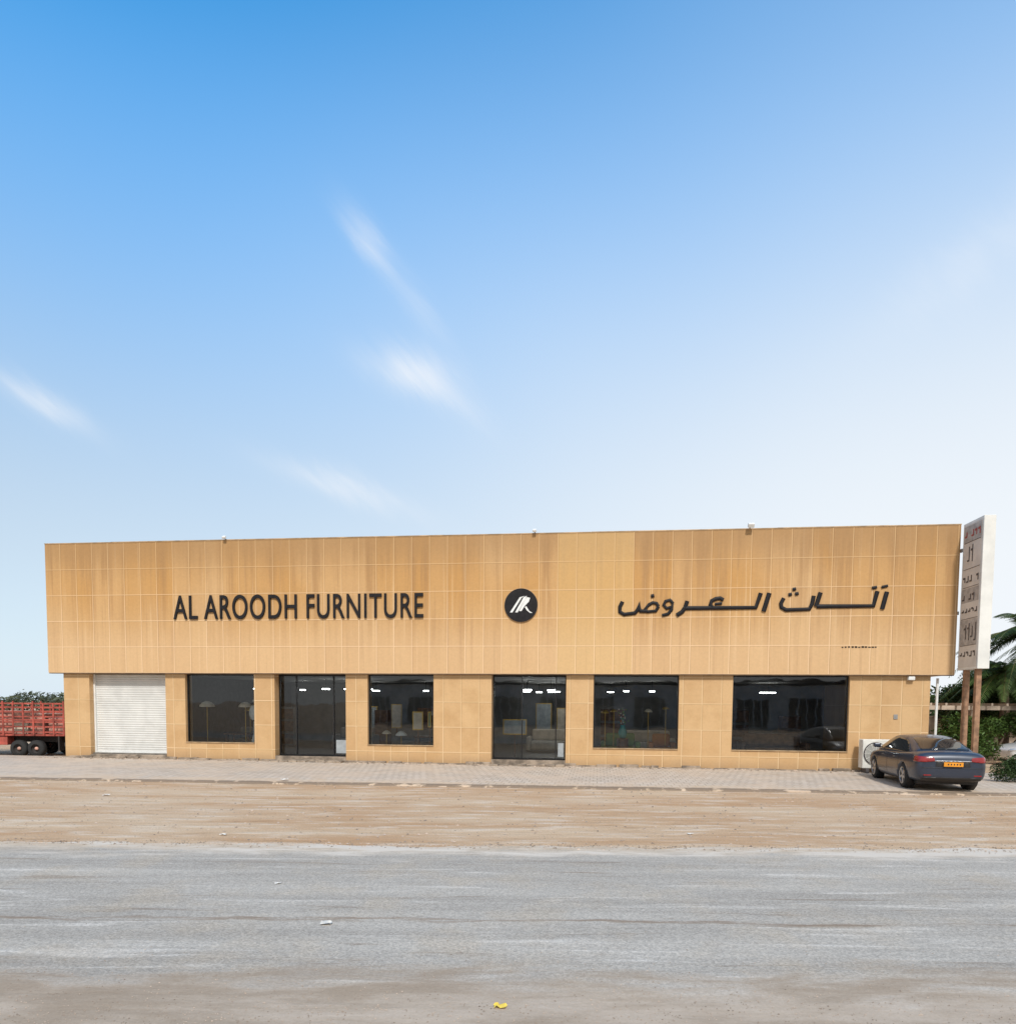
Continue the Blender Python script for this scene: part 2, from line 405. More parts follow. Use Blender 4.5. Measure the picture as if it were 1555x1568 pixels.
for (lx,ly,lw) in [(9.2,3.2,.28),(10.1,3.2,.32),(10.95,3.4,.2),(9.4,6.5,.4),(10.2,6.5,.3),(17.2,3.0,.3),(18.1,3.2,.28),(18.8,4.0,.3),(16.9,5.8,.3),(17.9,6.5,.5),(18.6,7.2,.3),(17.3,7.5,.25),
                   (21.0,4.5,.2),(22.0,4.5,.2),(20.4,6.5,.25),(6.2,3.5,.22),(7.3,5.5,.22),(13.6,4.5,.2),(12.6,6,.2),(26.5,6.0,.6)]:
    box('ceiling_light',lx,lx+lw,ly,ly+.1,2.66,2.70,M_tube,B); box('light_rod',lx+lw/2-.01,lx+lw/2+.01,ly+.04,ly+.06,2.7,ZF-.08,M_frame,B)
M_grey=simple('grey_metal',(.3,.3,.3),.5,.5)
for fx,s in ((7.08,.5),(17.85,.5),(24.7,.8)):
    box('floodlight_bracket',fx-.015,fx+.015,FY-.2*s,FY+.1,ZT+.035,ZT+.055,M_grey,B)
    o=box('floodlight_head',-.12*s,.12*s,-.06,.06,-.08*s,.09*s,M_white,B,.02); o.location=(fx,FY-.22*s,ZT+.08); o.rotation_euler=(R(35),0,0)
lathe('drainpipe',[(.04,0),(.04,3.0)],M_white,B,(30.62,.12,.05),seg=10)
box('wall_lamp',29.65,29.85,-.14,-.003,2.98,3.1,M_white,B,.02)
box('wall_tag',29.3,29.42,-.02,-.003,1.75,1.9,M_grey,B)

# letters ------------------------------------------------------------
SG=bgroup('store_sign_lettering')
cu=bpy.data.curves.new('letters','FONT'); cu.body='AL AROODH FURNITURE'; cu.size=1; cu.extrude=.03; cu.offset=.004; cu.space_character=1.1; cu.space_word=.85
tx=link(bpy.data.objects.new('latin_letters',cu)); cu.materials.append(M_black)
bpy.context.view_layer.update()
me=bpy.data.meshes.new_from_object(tx.evaluated_get(bpy.context.evaluated_depsgraph_get()))
kill(tx)
xsv=[q.co.x for q in me.vertices]; ysv=[q.co.y for q in me.vertices]
x0,x1,y0,y1=min(xsv),max(xsv),min(ysv),max(ysv)
for q in me.vertices:
    xx,yy,zz=q.co
    q.co=(5.12+(xx-x0)/(x1-x0)*8.99,FY-.035-zz*1.0,5.02+(yy-y0)/(y1-y0)*.84)
me.materials.clear(); me.materials.append(M_black)
link(bpy.data.objects.new('latin_letters',me),SG)
bm=bmesh.new(); bm.from_mesh(me); bmesh.ops.recalc_face_normals(bm,faces=bm.faces); bm.to_mesh(me); bm.free()
def stroke(pts,wd=5.5,cyc=False):
    cv=bpy.data.curves.new('stroke','CURVE'); cv.dimensions='3D'; sp=cv.splines.new('POLY'); sp.points.add(len(pts)-1)
    for i,(px,py) in enumerate(pts): sp.points[i].co=(20.6+(px-943)*.0202,0,5.29+(930-py)*.0206,1)
    sp.use_cyclic_u=cyc
    cv.bevel_depth=wd*.5*.0206; cv.bevel_resolution=2; cv.use_fill_caps=True; cv.materials.append(M_black)
    o=link(bpy.data.objects.new('arabic_letter_stroke',cv),SG); o.scale=(1,.4,1); o.location=(0,FY-.035,0)
stroke([(1353,909),(1347,935)],6.5); stroke([(1345,902),(1354,900)],4)
stroke([(1339,908),(1334,930),(1250,930)],6.5); stroke([(1331,903),(1338,902)],4.5)
stroke([(1255,909),(1249,930)],6.5)
stroke([(1245,914),(1243,926),(1239,934),(1204,935),(1197,931),(1196,925),(1200,917)],6); stroke([(1207,912),(1212,911)],5); stroke([(1217,911),(1222,910)],5); stroke([(1213,904),(1218,903)],5)
stroke([(1178,909),(1170,937)],7); stroke([(1165,909),(1158,931),(1046,931)],6.5)
stroke([(1091,930),(1088,926),(1090,920),(1096,917),(1103,916),(1108,919)],6); stroke([(1095,925),(1106,924)],4)
stroke([(1052,920),(1049,930),(1044,937),(1036,942)],6.5)
stroke([(1030,924),(1025,918),(1018,920),(1015,926),(1020,931),(1028,929),(1030,924),(1028,933),(1022,940),(1013,942)],5)
stroke([(1007,928),(1004,923),(998,922),(992,925),(985,933),(990,936),(1003,935),(1007,928)],5)
stroke([(990,935),(979,935),(976,930),(977,922),(975,932),(970,938),(953,940),(946,936),(946,928),(950,920)],6); stroke([(995,912),(1000,911)],5.5)
for i in range(11):
    w_=random.uniform(.05,.1); box('small_letter',27.6+i*.1,27.6+i*.1+w_*.8,FY-.012,FY-.003,3.99,4.02+random.uniform(0,.025),M_black,SG)
LG=bgroup('round_logo_sign')
lathe('logo_rim',[(0,0),(.56,0),(.56,-.03),(.55,-.035),(0,-.035)],M_cop,LG,(17.42,FY-.005,5.41),'y',48,False)
lathe('logo_disc',[(0,0),(.552,0),(.552,-.012),(0,-.012)],M_black,LG,(17.42,FY-.042,5.41),'y',48,False)
def slab(pts,nm='logo_mark'):
    o=prism([(17.42+a*.0216,5.41-b*.0216) for a,b in pts],'y',FY-.064,FY-.056,nm); o.data.materials.append(M_white); o.parent=LG
slab([(-17,11),(-13,11),(1,-11),(6,-14),(-2,-12)]); slab([(-9,11),(-5,11),(7,-9),(9,-14),(4,-12)]); slab([(-3,9),(1,9),(6,1),(12,-5),(14,-11),(9,-12),(2,0)]); slab([(8,1.5),(13,9),(18,12),(14,12),(9,8),(6,3)])

# ------------------------------------------------------------------ vertical projecting sign
PS=bgroup('projecting_sign')
SX0,SX1=31.03,31.36
M_signf=simple('sign_face_grey',(.60,.57,.53),.5,var=.1,scale=2)
M_signs=simple('sign_side_white',(.70,.70,.67),.5,var=.07,scale=2)
M_sred=simple('sign_red',(.35,.06,.05),.6); M_sdk=simple('sign_dark',(.08,.07,.07),.6); M_sgy=simple('sign_band',(.38,.36,.34),.6,var=.2)
box('sign_case',SX0,SX1,-1.4,-.22,3.28,7.72,M_signs,PS,.012)
box('sign_panel',SX0-.012,SX0-.003,-1.33,-.29,3.36,7.64,M_signf,PS)
for za,zb in ((7.12,7.6),(5.3,5.72),(4.02,4.78)): box('sign_band',SX0-.0128,SX0-.0121,-1.31,-.31,za,zb,M_sgy,PS)
def glyph(y,z,hh,wd,m):
    k=random.random()
    box('sign_glyph',SX0-.02,SX0-.013,y,y+wd*.35,z-hh,z+hh,m,PS)
    if k<.6: box('sign_glyph',SX0-.0195,SX0-.0135,y+wd*.36,y+wd,z-hh,z-hh+.05,m,PS)
    else: box('sign_glyph',SX0-.0195,SX0-.0135,y+wd*.36,y+wd,z+hh*.3,z+hh*.3+.06,m,PS)
for i,(zc,hh) in enumerate(((7.35,.12),(6.75,.3),(6.0,.1),(5.45,.12),(5.05,.08),(4.4,.28),(3.75,.09))):
    for j in range(5):
        if random.random()<.15: continue
        glyph(-1.25+j*.19,zc+random.uniform(-.05,.05)*hh,hh*random.uniform(.5,1),.13,M_sred if i==0 else M_sdk)
for z in (7.1,6.3,5.75,4.8,4.0): box('sign_rule',SX0-.019,SX0-.013,-1.3,-.35,z,z+.015,M_sdk,PS)
M_post=simple('sign_post_brown',(.30,.17,.10),.7,var=.3)
box('sign_post',31.12,31.26,-1.2,-1.06,0,3.28,M_post,PS); box('sign_post',31.12,31.26,-.52,-.38,0,3.28,M_post,PS)
box('sign_bracket',30.982,31.03,-.16,-.1,5,5.1,M_grey,PS); box('sign_bracket',30.99,31.05,-.24,-.1,6.9,7.0,M_grey,PS)

# ------------------------------------------------------------------ outdoor AC unit
AC=bgroup('air_conditioner_unit')
M_acw=simple('ac_white',(.68,.67,.62),.5,var=.08)
box('ac_case',28.2,29.12,-.62,-.25,.22,1.12,M_acw,AC,.02)
lathe('fan_hole',[(0,0),(.33,0),(.34,-.015),(.36,-.02),(.36,0)],M_sdk,AC,(28.58,-.625,.68),'y',32)
for r in (.05,.08,.11,.14,.17,.2,.23,.26,.29,.32): lathe('grille_ring',[(r-.007,0),(r-.007,-.01),(r+.007,-.01),(r+.007,0)],M_acw,AC,(28.58,-.645,.68),'y',28)
for i in range(6):
    a=i*math.pi/6; o=box('grille_bar',-.35,.35,-.004,.004,-.005,.005,M_acw,AC); o.location=(28.58,-.66,.68); o.rotation_euler=(0,a,0)
box('ac_foot',28.3,28.4,-.65,-.2,.07,.22,M_sdk,AC); box('ac_foot',28.9,29.0,-.65,-.2,.07,.22,M_sdk,AC)

# ------------------------------------------------------------------ showroom objects
M_gold=simple('gold',(.55,.36,.10),.35,.6); M_cream=simple('cream',(.6,.52,.42),.7); M_teal=simple('teal',(.05,.25,.25),.6)
M_org=simple('orange_cloth',(.5,.2,.06),.8); M_grn=simple('green_cloth',(.2,.3,.1),.8); M_wood=simple('dark_wood',(.14,.07,.035),.5,var=.4)
M_greyc=simple('grey_cloth',(.2,.19,.18),.9)
def lamp(u,y,zf,zs,r,m):
    g=bgroup('floor_lamp')
    lathe('base',[(0,0),(r*.6,0),(r*.6,.03),(0,.04)],M_gold,g,(u,y,zf)); lathe('stem',[(.015,0),(.015,zs-zf)],M_gold,g,(u,y,zf),seg=8)
    lathe('shade',[(r,0),(r*.95,r*.25),(r*.6,r*.6),(r*.2,r*.8),(0,r*.82)],m,g,(u,y,zs))
lamp(5.85,.6,FL,1.95,.27,M_cream); lamp(7.3,.65,FL,1.95,.24,M_cream); lamp(7.68,.85,FL,2.15,.2,M_cream)
lamp(13.15,.5,FL,1.0,.2,M_white); lamp(20.25,.6,FL,1.85,.14,M_gold); lamp(20.55,.9,FL,1.9,.12,M_gold); lamp(21.7,.7,FL,1.9,.14,M_cream); lamp(12.6,.55,FL,1.05,.16,M_cream); lamp(22.3,.9,FL,2.0,.12,M_gold); lamp(6.6,2.4,FL,1.8,.2,M_gold); lamp(13.9,2.2,FL,1.7,.2,M_cream)
g=bgroup('standing_mirror')
o=lathe('oval',[(0,0),(.16,0),(.17,-.03),(.16,-.05),(0,-.06)],M_white,g,(0,0,0),'y',24); o.scale=(1,1,1.6); o.location=(7.74,.42,1.75)
lathe('stem',[(.02,0),(.03,.4),(.02,1.2)],M_white,g,(7.74,.42,FL),seg=8); lathe('foot',[(0,0),(.14,0),(.1,.25),(.03,.5)],M_white,g,(7.74,.42,FL+.25))
def table(u,y,w_,h):
    g=bgroup('table'); box('top',u,u+w_,y,y+.7,h-.05,h,M_wood,g,.01)
    for a in (u+.05,u+w_-.1):
        for c_ in (y+.05,y+.6): box('leg',a,a+.05,c_,c_+.05,FL,h-.05,M_wood,g)
table(6.3,.9,1.0,.98); table(13.4,1.2,.9,.95)
def sofa(u,y,w_,m):
    g=bgroup('sofa'); box('seat',u,u+w_,y,y+.8,FL+.1,FL+.45,m,g,.06); box('backrest',u,u+w_,y+.62,y+.85,FL+.45,FL+.9,m,g,.07)
    box('arm_a',u-.18,u-.002,y,y+.85,FL+.05,FL+.62,m,g,.06); box('arm_b',u+w_+.002,u+w_+.18,y,y+.85,FL+.05,FL+.62,m,g,.06)
sofa(20.3,.8,1.0,M_grn); sofa(21.9,.7,.6,M_org); sofa(9.6,3.5,1.4,M_greyc); sofa(17.4,4,1.8,M_cream); sofa(25.2,2.0,2.0,M_wood); sofa(5.8,2.5,1.4,M_greyc); sofa(12.4,2.6,1.5,M_greyc); sofa(21,3.8,1.8,M_cream)
def frame_pic(u,y,z,w_,h,m):
    g=bgroup('picture_frame'); box('border',u,u+w_,y,y+.04,z,z+h,M_gold,g,.005); box('canvas',u+.04,u+w_-.04,y-.006,y-.001,z+.04,z+h-.04,m,g)
    box('stand',u+w_/2-.02,u+w_/2+.02,y+.041,y+.08,FL,z+h*.8,M_wood,g)
frame_pic(13.55,.5,1.2,.38,.65,M_cream); frame_pic(16.65,1.3,1.05,.85,.55,M_sticker); frame_pic(14.1,.5,1.3,.12,.55,M_teal); frame_pic(17.3,7.5,1.0,.7,1.2,M_sticker); frame_pic(18.2,7.8,.9,.5,1.1,M_cream); frame_pic(9.5,7.5,1,.6,1.0,M_sticker); frame_pic(10.6,8,1,.5,1.1,M_cream)
def cabinet(u,y,w_,h,m):
    g=bgroup('cabinet'); box('carcass',u,u+w_,y,y+.5,FL,FL+h,m,g,.01)
    for i in range(3): box('drawer_front',u+.03,u+w_-.03,y-.02,y-.001,FL+.08+i*h/3.1,FL+h/3.3+i*h/3.1,M_wood,g,.005)
cabinet(11.0-.4,5.5,.6,1.6,M_wood); cabinet(25.0,5.5,1.0,1.8,M_greyc); cabinet(27,4.5,.7,1.5,M_wood); cabinet(20.1,6,1.0,1.8,M_greyc); cabinet(12.2,6.5,1.0,1.7,M_wood); cabinet(5.6,6,1.2,1.7,M_greyc)
g=bgroup('flower_vase'); lathe('vase',[(0,0),(.1,0),(.16,.2),(.08,.4),(.1,.45)],M_teal,g,(20.85,.7,1.0)); lathe('pedestal',[(0,0),(.2,0),(.2,.75),(0,.75)],M_wood,g,(20.85,.7,FL),seg=8)
for i in range(40):
    a=random.uniform(0,6.28); rr=random.uniform(0,.2); o=lathe('flower',[(0,-.03),(.03,0),(0,.03)],random.choice((M_org,M_teal,M_grn,M_cream)),g,(20.85+rr*math.cos(a),.7+rr*math.sin(a),1.5+random.uniform(0,.5)),seg=6)

# ------------------------------------------------------------------ cars
def loftmesh(name,rings,mat):
    v=[];f=[];n=None
    for (x,half) in rings:
        ring=half+[(-y,z) for (y,z) in reversed(half[1:-1])]
        n=len(ring); v+=[(x,y,z) for y,z in ring]
    k=len(rings)
    for i in range(k-1):
        for j in range(n):
            j2=(j+1)%n; f.append((i*n+j,(i+1)*n+j,(i+1)*n+j2,i*n+j2))
    f.append(tuple(range(n))); f.append(tuple((k-1)*n+j for j in reversed(range(n))))
    o=mesh(name,v,f,mat,None,True)
    bm=bmesh.new(); bm.from_mesh(o.data); bmesh.ops.recalc_face_normals(bm,faces=bm.faces); bm.to_mesh(o.data); bm.free()
    s=o.modifiers.new('s','SUBSURF'); s.levels=2; s.render_levels=2
    evalmesh(o)
    for p in o.data.polygons: p.use_smooth=True
    return o
M_rubber=simple('rubber',(.02,.02,.02),.85); M_alloy=simple('alloy',(.45,.46,.48),.3,.8)
M_cglass,t_,b_=newmat('car_glass'); b_.inputs['Base Color'].default_value=(.012,.014,.016,1); b_.inputs['Roughness'].default_value=.04; b_.inputs['Coat Weight'].default_value=.3
M_tail=simple('tail_lamp_red',(.24,.012,.015),.2,coat=.5); M_plate=simple('plate_orange',(.75,.30,.02),.5); M_trim=simple('black_trim',(.02,.02,.022),.5); M_chrome=simple('chrome',(.6,.6,.62),.15,1)
M_head=simple('head_lamp',(.6,.62,.65),.1,.3,coat=1)
def wheel(par,x,y,r,wd,side):
    s=side
    lathe('tyre',[(r*.66,-wd/2),(r*.9,-wd/2),(r*.98,-wd*.38),(r,-wd*.2),(r,wd*.2),(r*.98,wd*.38),(r*.9,wd/2),(r*.66,wd/2)],M_rubber,par,(x,y,r),'y',32)
    lathe('rim',[(0,s*.02),(r*.5,s*.03),(r*.6,s*wd*.3),(r*.66,s*wd*.47),(r*.69,s*wd*.5)],M_trim,par,(x,y,r),'y',32)
    lathe('rim_lip',[(r*.62,s*wd*.44),(r*.655,s*wd*.52),(r*.69,s*wd*.505)],M_alloy,par,(x,y,r),'y',32)
    for i in range(5):
        a=i*2*math.pi/5+.3
        o=box('spoke',r*.08,r*.64,-.018,.018,-.035,.035,M_alloy,par,.008); o.location=(x,y+s*wd*.36,r); o.rotation_euler=(0,a,0)
    lathe('hub',[(0,s*wd*.46),(r*.13,s*wd*.44),(r*.15,s*wd*.3)],M_alloy,par,(x,y,r),'y',16)
def make_car(loc,rot,paint,sc=1):
    C=empty('parked_car',loc,rot)
    st=[(-2.41,.60,.42,.76,.80),(-2.38,.76,.32,.88,.95),(-2.25,.86,.25,.96,1.06),(-1.85,.905,.22,.965,1.055),(-1.35,.92,.19,.955,1.02),(-.7,.92,.18,.935,.98),(0,.92,.18,.92,.96),
        (.7,.92,.18,.905,.95),(1.3,.92,.19,.875,.955),(1.75,.905,.2,.82,.90),(2.12,.85,.22,.75,.81),(2.32,.72,.27,.66,.71),(2.38,.55,.33,.58,.61)]
    rings=[]
    for x,hw,zb,zs,zt in st:
        rings.append((x,[(0,zb),(hw*.8,zb),(hw*.96,zb+.07),(hw*.985,zb+.22),(hw*1.0,zb+(zs-zb)*.55),(hw*.985,zs-.13),(hw*.965,zs-.03),(hw*.90,zs+.015),(hw*.78,zt-.02),(hw*.4,zt),(0,zt+.005)]))
    body=loftmesh('body',rings,paint)
    clean=body.data.copy()
    for ax in (-1.38,1.36):
        for s in (-1,1):
            cy=lathe('cut',[(0,-.22),(.375,-.22),(.375,.22),(0,.22)],None,None,(ax,s*.86,.34),'y',40)
            bm=bmesh.new(); bm.from_mesh(cy.data); bmesh.ops.remove_doubles(bm,verts=bm.verts,dist=1e-5); bmesh.ops.recalc_face_normals(bm,faces=bm.faces); bm.to_mesh(cy.data); bm.free()
            boolop(body,cy,'DIFFERENCE'); kill(cy)
            lathe('wheel_well',[(.0,s*-.19),(.37,s*-.19),(.372,s*.0)],M_trim,C,(ax,s*.86,.34),'y',32)
            wheel(C,ax,s*.80,.335,.22,s)
    body.parent=C
    def part(nm,src,pr,mat,sc,ctr=(0,0,.75)):
        o=bpy.data.objects.new(nm,src.copy()); link(o)
        cv=Vector(ctr)
        for q in o.data.vertices: q.co=cv+(q.co-cv)*sc
        boolop(o,pr,'INTERSECT'); kill(pr); o.data.materials.clear(); o.data.materials.append(mat)
        for p in o.data.polygons: p.material_index=0
        o.parent=C; return o
    gs=[(-2.0,.76,.70,1.035),(-1.62,.80,.64,1.16),(-1.2,.83,.60,1.31),(-.75,.84,.59,1.395),(-.1,.85,.60,1.425),(.4,.85,.60,1.395),(.85,.84,.60,1.27),(1.3,.82,.68,1.08),(1.5,.76,.66,.97)]
    rings=[]
    for x,wb,wr,zr in gs:
        ze=max(zr-.05,.92)
        rings.append((x,[(0,.80),(wb,.80),(wb+.01,.90),(wb*.5+wr*.5+.035,(.9+ze)/2),(wr+.015,ze),(wr-.07,ze*.3+zr*.7),(wr*.5,zr),(0,zr+.008)]))
    gh=loftmesh('cabin',rings,paint); ghc=gh.data.copy(); gh.parent=C
    part('side_windows',ghc,prism([(-1.50,1.0),(-1.15,1.20),(-.80,1.30),(-.1,1.345),(.35,1.32),(.75,1.20),(1.12,1.0),(.9,.965),(-1.35,.975)],'y',-1.2,1.2),M_cglass,1.012,(0,0,1.1))
    part('rear_window',ghc,prism([(-.60,1.075),(.60,1.075),(.53,1.33),(.48,1.355),(-.48,1.355),(-.53,1.33)],'x',-2.3,-.93),M_cglass,1.012,(0,0,1.1))
    part('windscreen',ghc,prism([(-.64,1.0),(.64,1.0),(.54,1.33),(-.54,1.33)],'x',.55,1.8),M_cglass,1.012,(0,0,1.1))
    for s in (-1,1):
        part('tail_lamp',clean,prism([(s*.42,.80),(s*.46,.90),(s*.95,.93),(s*.95,.78),(s*.7,.77)],'x',-2.6,-2.12),M_tail,1.006)
        part('head_lamp',clean,prism([(s*.45,.62),(s*.5,.70),(s*.95,.76),(s*.95,.64)],'x',1.95,2.6),M_head,1.006)
    part('rear_panel',clean,prism([(-.415,.66),(.415,.66),(.40,.79),(-.40,.79)],'x',-2.6,-2.2),M_trim,1.003)
    part('rear_bumper_trim',clean,prism([(-.78,.20),(.78,.20),(.7,.38),(-.7,.38)],'x',-2.6,-2.0),M_trim,1.004)
    part('chrome_strip',clean,prism([(-.44,.795),(.44,.795),(.44,.82),(-.44,.82)],'x',-2.6,-2.2),M_chrome,1.008)
    part('grille',clean,prism([(-.5,.38),(.5,.38),(.42,.62),(-.42,.62)],'x',2.1,2.6),M_trim,1.005)
    for sx in (-1.0,.02,1.0):
        part('door_seam',clean,prism([(sx,.32),(sx+.012,.32),(sx+.012,.93),(sx,.93)],'y',-1.2,1.2),M_trim,1.0025)
    part('boot_seam',clean,prism([(-.74,.62),(.74,.62),(.74,.632),(-.74,.632)],'x',-2.6,-2.1),M_trim,1.003)
    part('sill_trim',clean,prism([(-1.0,.16),(.98,.16),(.98,.25),(-1.0,.25)],'y',-1.2,1.2),M_trim,1.004)
    box('number_plate',-2.462,-2.448,-.23,.23,.67,.78,M_plate,C)
    for i in range(5): box('plate_digit',-2.466,-2.463,-.17+i*.07,-.14+i*.07,.705,.745,M_trim,C)
    for s in (-1,1):
        box('mirror',.72,.86,s*.99-.10,s*.99+.10,.99,1.12,paint,C,.04); box('mirror_arm',.76,.82,s*.88-.05,s*.88+.05,.98,1.01,M_trim,C)
        for hx in (-.75,.3): box('door_handle',hx,hx+.18,s*.925-.012,s*.925+.012,.80,.825,paint,C,.008)
        box('reflector',-2.40,-2.385,s*.6-.09,s*.6+.09,.42,.45,M_tail,C)
    box('underbody',-2.0,2.0,-.7,.7,.17,.3,M_trim,C)
    C.scale=(sc,sc,sc*1.02)
    return C
M_paint=simple('slate_blue_paint',(.026,.036,.060),.35,.15,var=.05,coat=.5)
M_paintw=simple('white_car_paint',(.7,.7,.7),.3,0,var=.03,coat=1)
car=make_car((11.22,19.5,.07),R(78),M_paint,.92)
car2=make_car((20.5,26.6,0),R(176),M_paintw,.9)

# ------------------------------------------------------------------ truck
TK=empty('stake_bed_truck',(-16.6,28.1,0),0)
M_tred=simple('truck_red',(.33,.065,.045),.6,var=.4,scale=3); M_tpink=simple('faded_crate_red',(.50,.28,.22),.8,var=.4,scale=4); M_chas=simple('chassis_dark',(.035,.03,.028),.8)
for s in (-1.08,1.08):
    for z0 in (.92,1.12,1.30,1.50,1.68,1.84,1.99):
        box('slat',-6.2,-.02,s-.02,s+.02,z0,z0+.055,M_tred,TK)
    for i in range(17):
        xx=-.08-i*.38; box('stake',xx-.03,xx+.03,s-.045 if s<0 else s+.021,s-.021 if s<0 else s+.045,.86,2.05+(.06 if i%3==0 else 0),M_tred,TK)
box('mid_rail',-6.2,0,-1.12,-1.09,1.38,1.44,M_tred,TK)
box('bed_floor',-6.2,0,-1.05,1.05,.80,.88,M_tred,TK); box('front_board',-6.3,-6.2,-1.1,1.1,.8,2.2,M_tred,TK); box('tail_board',-.03,.03,-1.05,1.05,.88,1.9,M_tred,TK)
for i in range(9): box('crate',-6.0+i*.65,-5.45+i*.65,-.95+random.uniform(0,.2),.7,.885,random.uniform(1.3,1.85),M_tpink if i%3 else M_cream,TK,.01)
box('chassis_rail',-7.8,-.1,-.55,-.4,.55,.79,M_chas,TK); box('chassis_rail',-7.8,-.1,.4,.55,.55,.79,M_chas,TK); box('rear_bumper',-.12,.06,-1.05,1.05,.42,.56,M_chas,TK)
box('mudguard',-.35,-.30,-1.05,-.7,.25,.8,M_chas,TK); box('tool_box',-3.4,-2.3,-1.0,-.6,.45,.78,M_tred,TK,.02)
for ax in (-1.22,-1.88,-6.9):
    for s in (-1,1):
        lathe('truck_tyre',[(.17,-.13),(.28,-.13),(.32,-.08),(.32,.08),(.28,.13),(.17,.13)],M_rubber,TK,(ax,s*.92,.32),'y',28)
        lathe('truck_rim',[(0,s*.03),(.08,s*.05),(.1,s*-.02),(.17,s*.08),(.18,s*.125)],M_chas,TK,(ax,s*.92,.32),'y',20)
        lathe('truck_hub',[(0,s*.09),(.06,s*.08),(.07,s*.0)],M_tpink,TK,(ax,s*.92,.32),'y',12)
box('cab',-8.0,-6.4,-1.05,1.05,.6,2.3,M_tred,TK,.12); box('cab_window',-7.6,-6.8,-1.065,-1.052,1.5,2.05,M_cglass,TK); box('cab_windscreen',-8.02,-8.005,-.9,.9,1.45,2.1,M_cglass,TK)

# ------------------------------------------------------------------ vegetation
def leaf_mat(name,a,b2):
    m,t,b=newmat(name); n=t.noise(t.pos(),2.2,2); n2=t.noise(t.pos(),20,1)
    c=t.mix(t.ramp(n,.35,.65),a,b2); c=t.mix(t.math('MULTIPLY',t.ramp(n2,.5,.7),.5),c,tuple(q*1.7 for q in b2))
    t.put(b.inputs['Base Color'],c); b.inputs['Roughness'].default_value=.55; b.inputs['Specular IOR Level'].default_value=.3
    return m
M_lf=leaf_mat('leaves',(.035,.07,.014),(.085,.15,.035)); M_lfd=leaf_mat('dark_leaves',(.018,.038,.012),(.042,.078,.022)); M_lfo=leaf_mat('dry_leaves',(.10,.10,.03),(.16,.14,.05))
M_bark=simple('bark',(.14,.10,.07),.9,var=.4,scale=10)
def leaves(name,blobs,n,s,mat,par):
    v=[];f=[]
    tot=sum(b[3]**2 for b in blobs)
    for (cx,cy,cz,r) in blobs:
        for _ in range(int(n*r*r/tot)):
            d=Vector((random.gauss(0,1),random.gauss(0,1),random.gauss(0,1))).normalized()
            rr=r*(random.random()**.4)*(1+.35*mnoise.noise(d*2.2+Vector((cx,cy,cz))))
            p=Vector((cx,cy,cz))+Vector((d.x*rr,d.y*rr,d.z*rr*.85))
            if p.z<.03: continue
            a=Vector((random.gauss(0,1),random.gauss(0,1),random.gauss(0,.6))).normalized(); b=a.cross(Vector((random.random(),random.random(),random.random()))).normalized()
            L=s*random.uniform(.6,1.4); W=L*.32; k=len(v)
            v+=[p-a*L,p+b*W,p+a*L,p-b*W]; f.append((k,k+1,k+2,k+3))
    return mesh(name,v,f,mat,par)
def tube(name,pts,rad,mat,par,seg=8):
    v=[];f=[]
    for i,p in enumerate(pts):
        p=Vector(p); q=Vector(pts[min(i+1,len(pts)-1)])-Vector(pts[max(i-1,0)]); q.normalize()
        a=q.orthogonal().normalized(); b=q.cross(a)
        for j in range(seg):
            t_=2*math.pi*j/seg; v.append(p+(a*math.cos(t_)+b*math.sin(t_))*rad[i])
        if i:
            for j in range(seg): f.append(((i-1)*seg+j,(i-1)*seg+(j+1)%seg,i*seg+(j+1)%seg,i*seg+j))
    return mesh(name,v,f,mat,par,True)
def bush(name,loc,blobs,n,s,mat,trunk=True):
    e=empty(name,loc)
    leaves('foliage',blobs,n,s,mat,e)
    if trunk:
        for b in blobs:
            tube('limb',[(b[0]*.1,b[1]*.1,0),(b[0]*.6,b[1]*.6,b[2]*.6),(b[0],b[1],b[2]+b[3]*.4)],[.06,.04,.012],M_bark,e,6)
    return e
def palm(loc,h,fl,nf,seed):
    random.seed(seed); e=empty('palm_tree',loc)
    pts=[(math.sin(i*.5)*.05,0,h*i/10) for i in range(11)]
    tube('trunk',pts,[.2-.006*i+(.015 if i%2 else 0) for i in range(11)],M_bark,e,10)
    v=[];f=[]
    for k in range(nf):
        az=k*2.399+random.uniform(-.2,.2); el=random.uniform(-.35,1.25); L=fl*random.uniform(.8,1.1)
        d=Vector((math.cos(az),math.sin(az),0)); pts=[]
        for i in range(15):
            s=i/14; pts.append(Vector((0,0,h))+d*L*s*(math.cos(el)+.25*s*math.sin(max(el,0)))+Vector((0,0,L*s*math.sin(el)-L*.75*s*s*(.7+.3*math.cos(el)))))
        tube('frond_rib',pts,[.022*(1-i/16) for i in range(15)],M_lfo,e,5)
        side=d.cross(Vector((0,0,1)))
        for i in range(1,15):
            for q in range(3):
                s=(i-1+q/3)/14; p=pts[i-1].lerp(pts[i],q/3); tan=(pts[i]-pts[i-1]).normalized()
                ll=.55*L*.38*math.sin(math.pi*(s*.85+.12))+.06
                for sg in (-1,1):
                    dr=(side*sg*.8+tan*.55+Vector((0,0,-.45+random.uniform(-.15,.15)))).normalized()
                    wv=tan*.018; k0=len(v); m_=p+dr*ll*.5+Vector((0,0,.02)); v+=[p-wv,p+wv,m_+wv,p+dr*ll,m_-wv]; f.append((k0,k0+1,k0+2,k0+3,k0+4))
    mesh('fronds',v,f,M_lfd if seed%2 else M_lf,e)
palm((20.1,28.0,0),5.0,2.5,34,3)
palm((20.3,29.5,0),3.6,2.3,30,4)
palm((23.5,31,0),5.2,2.4,30,5)
random.seed(11)
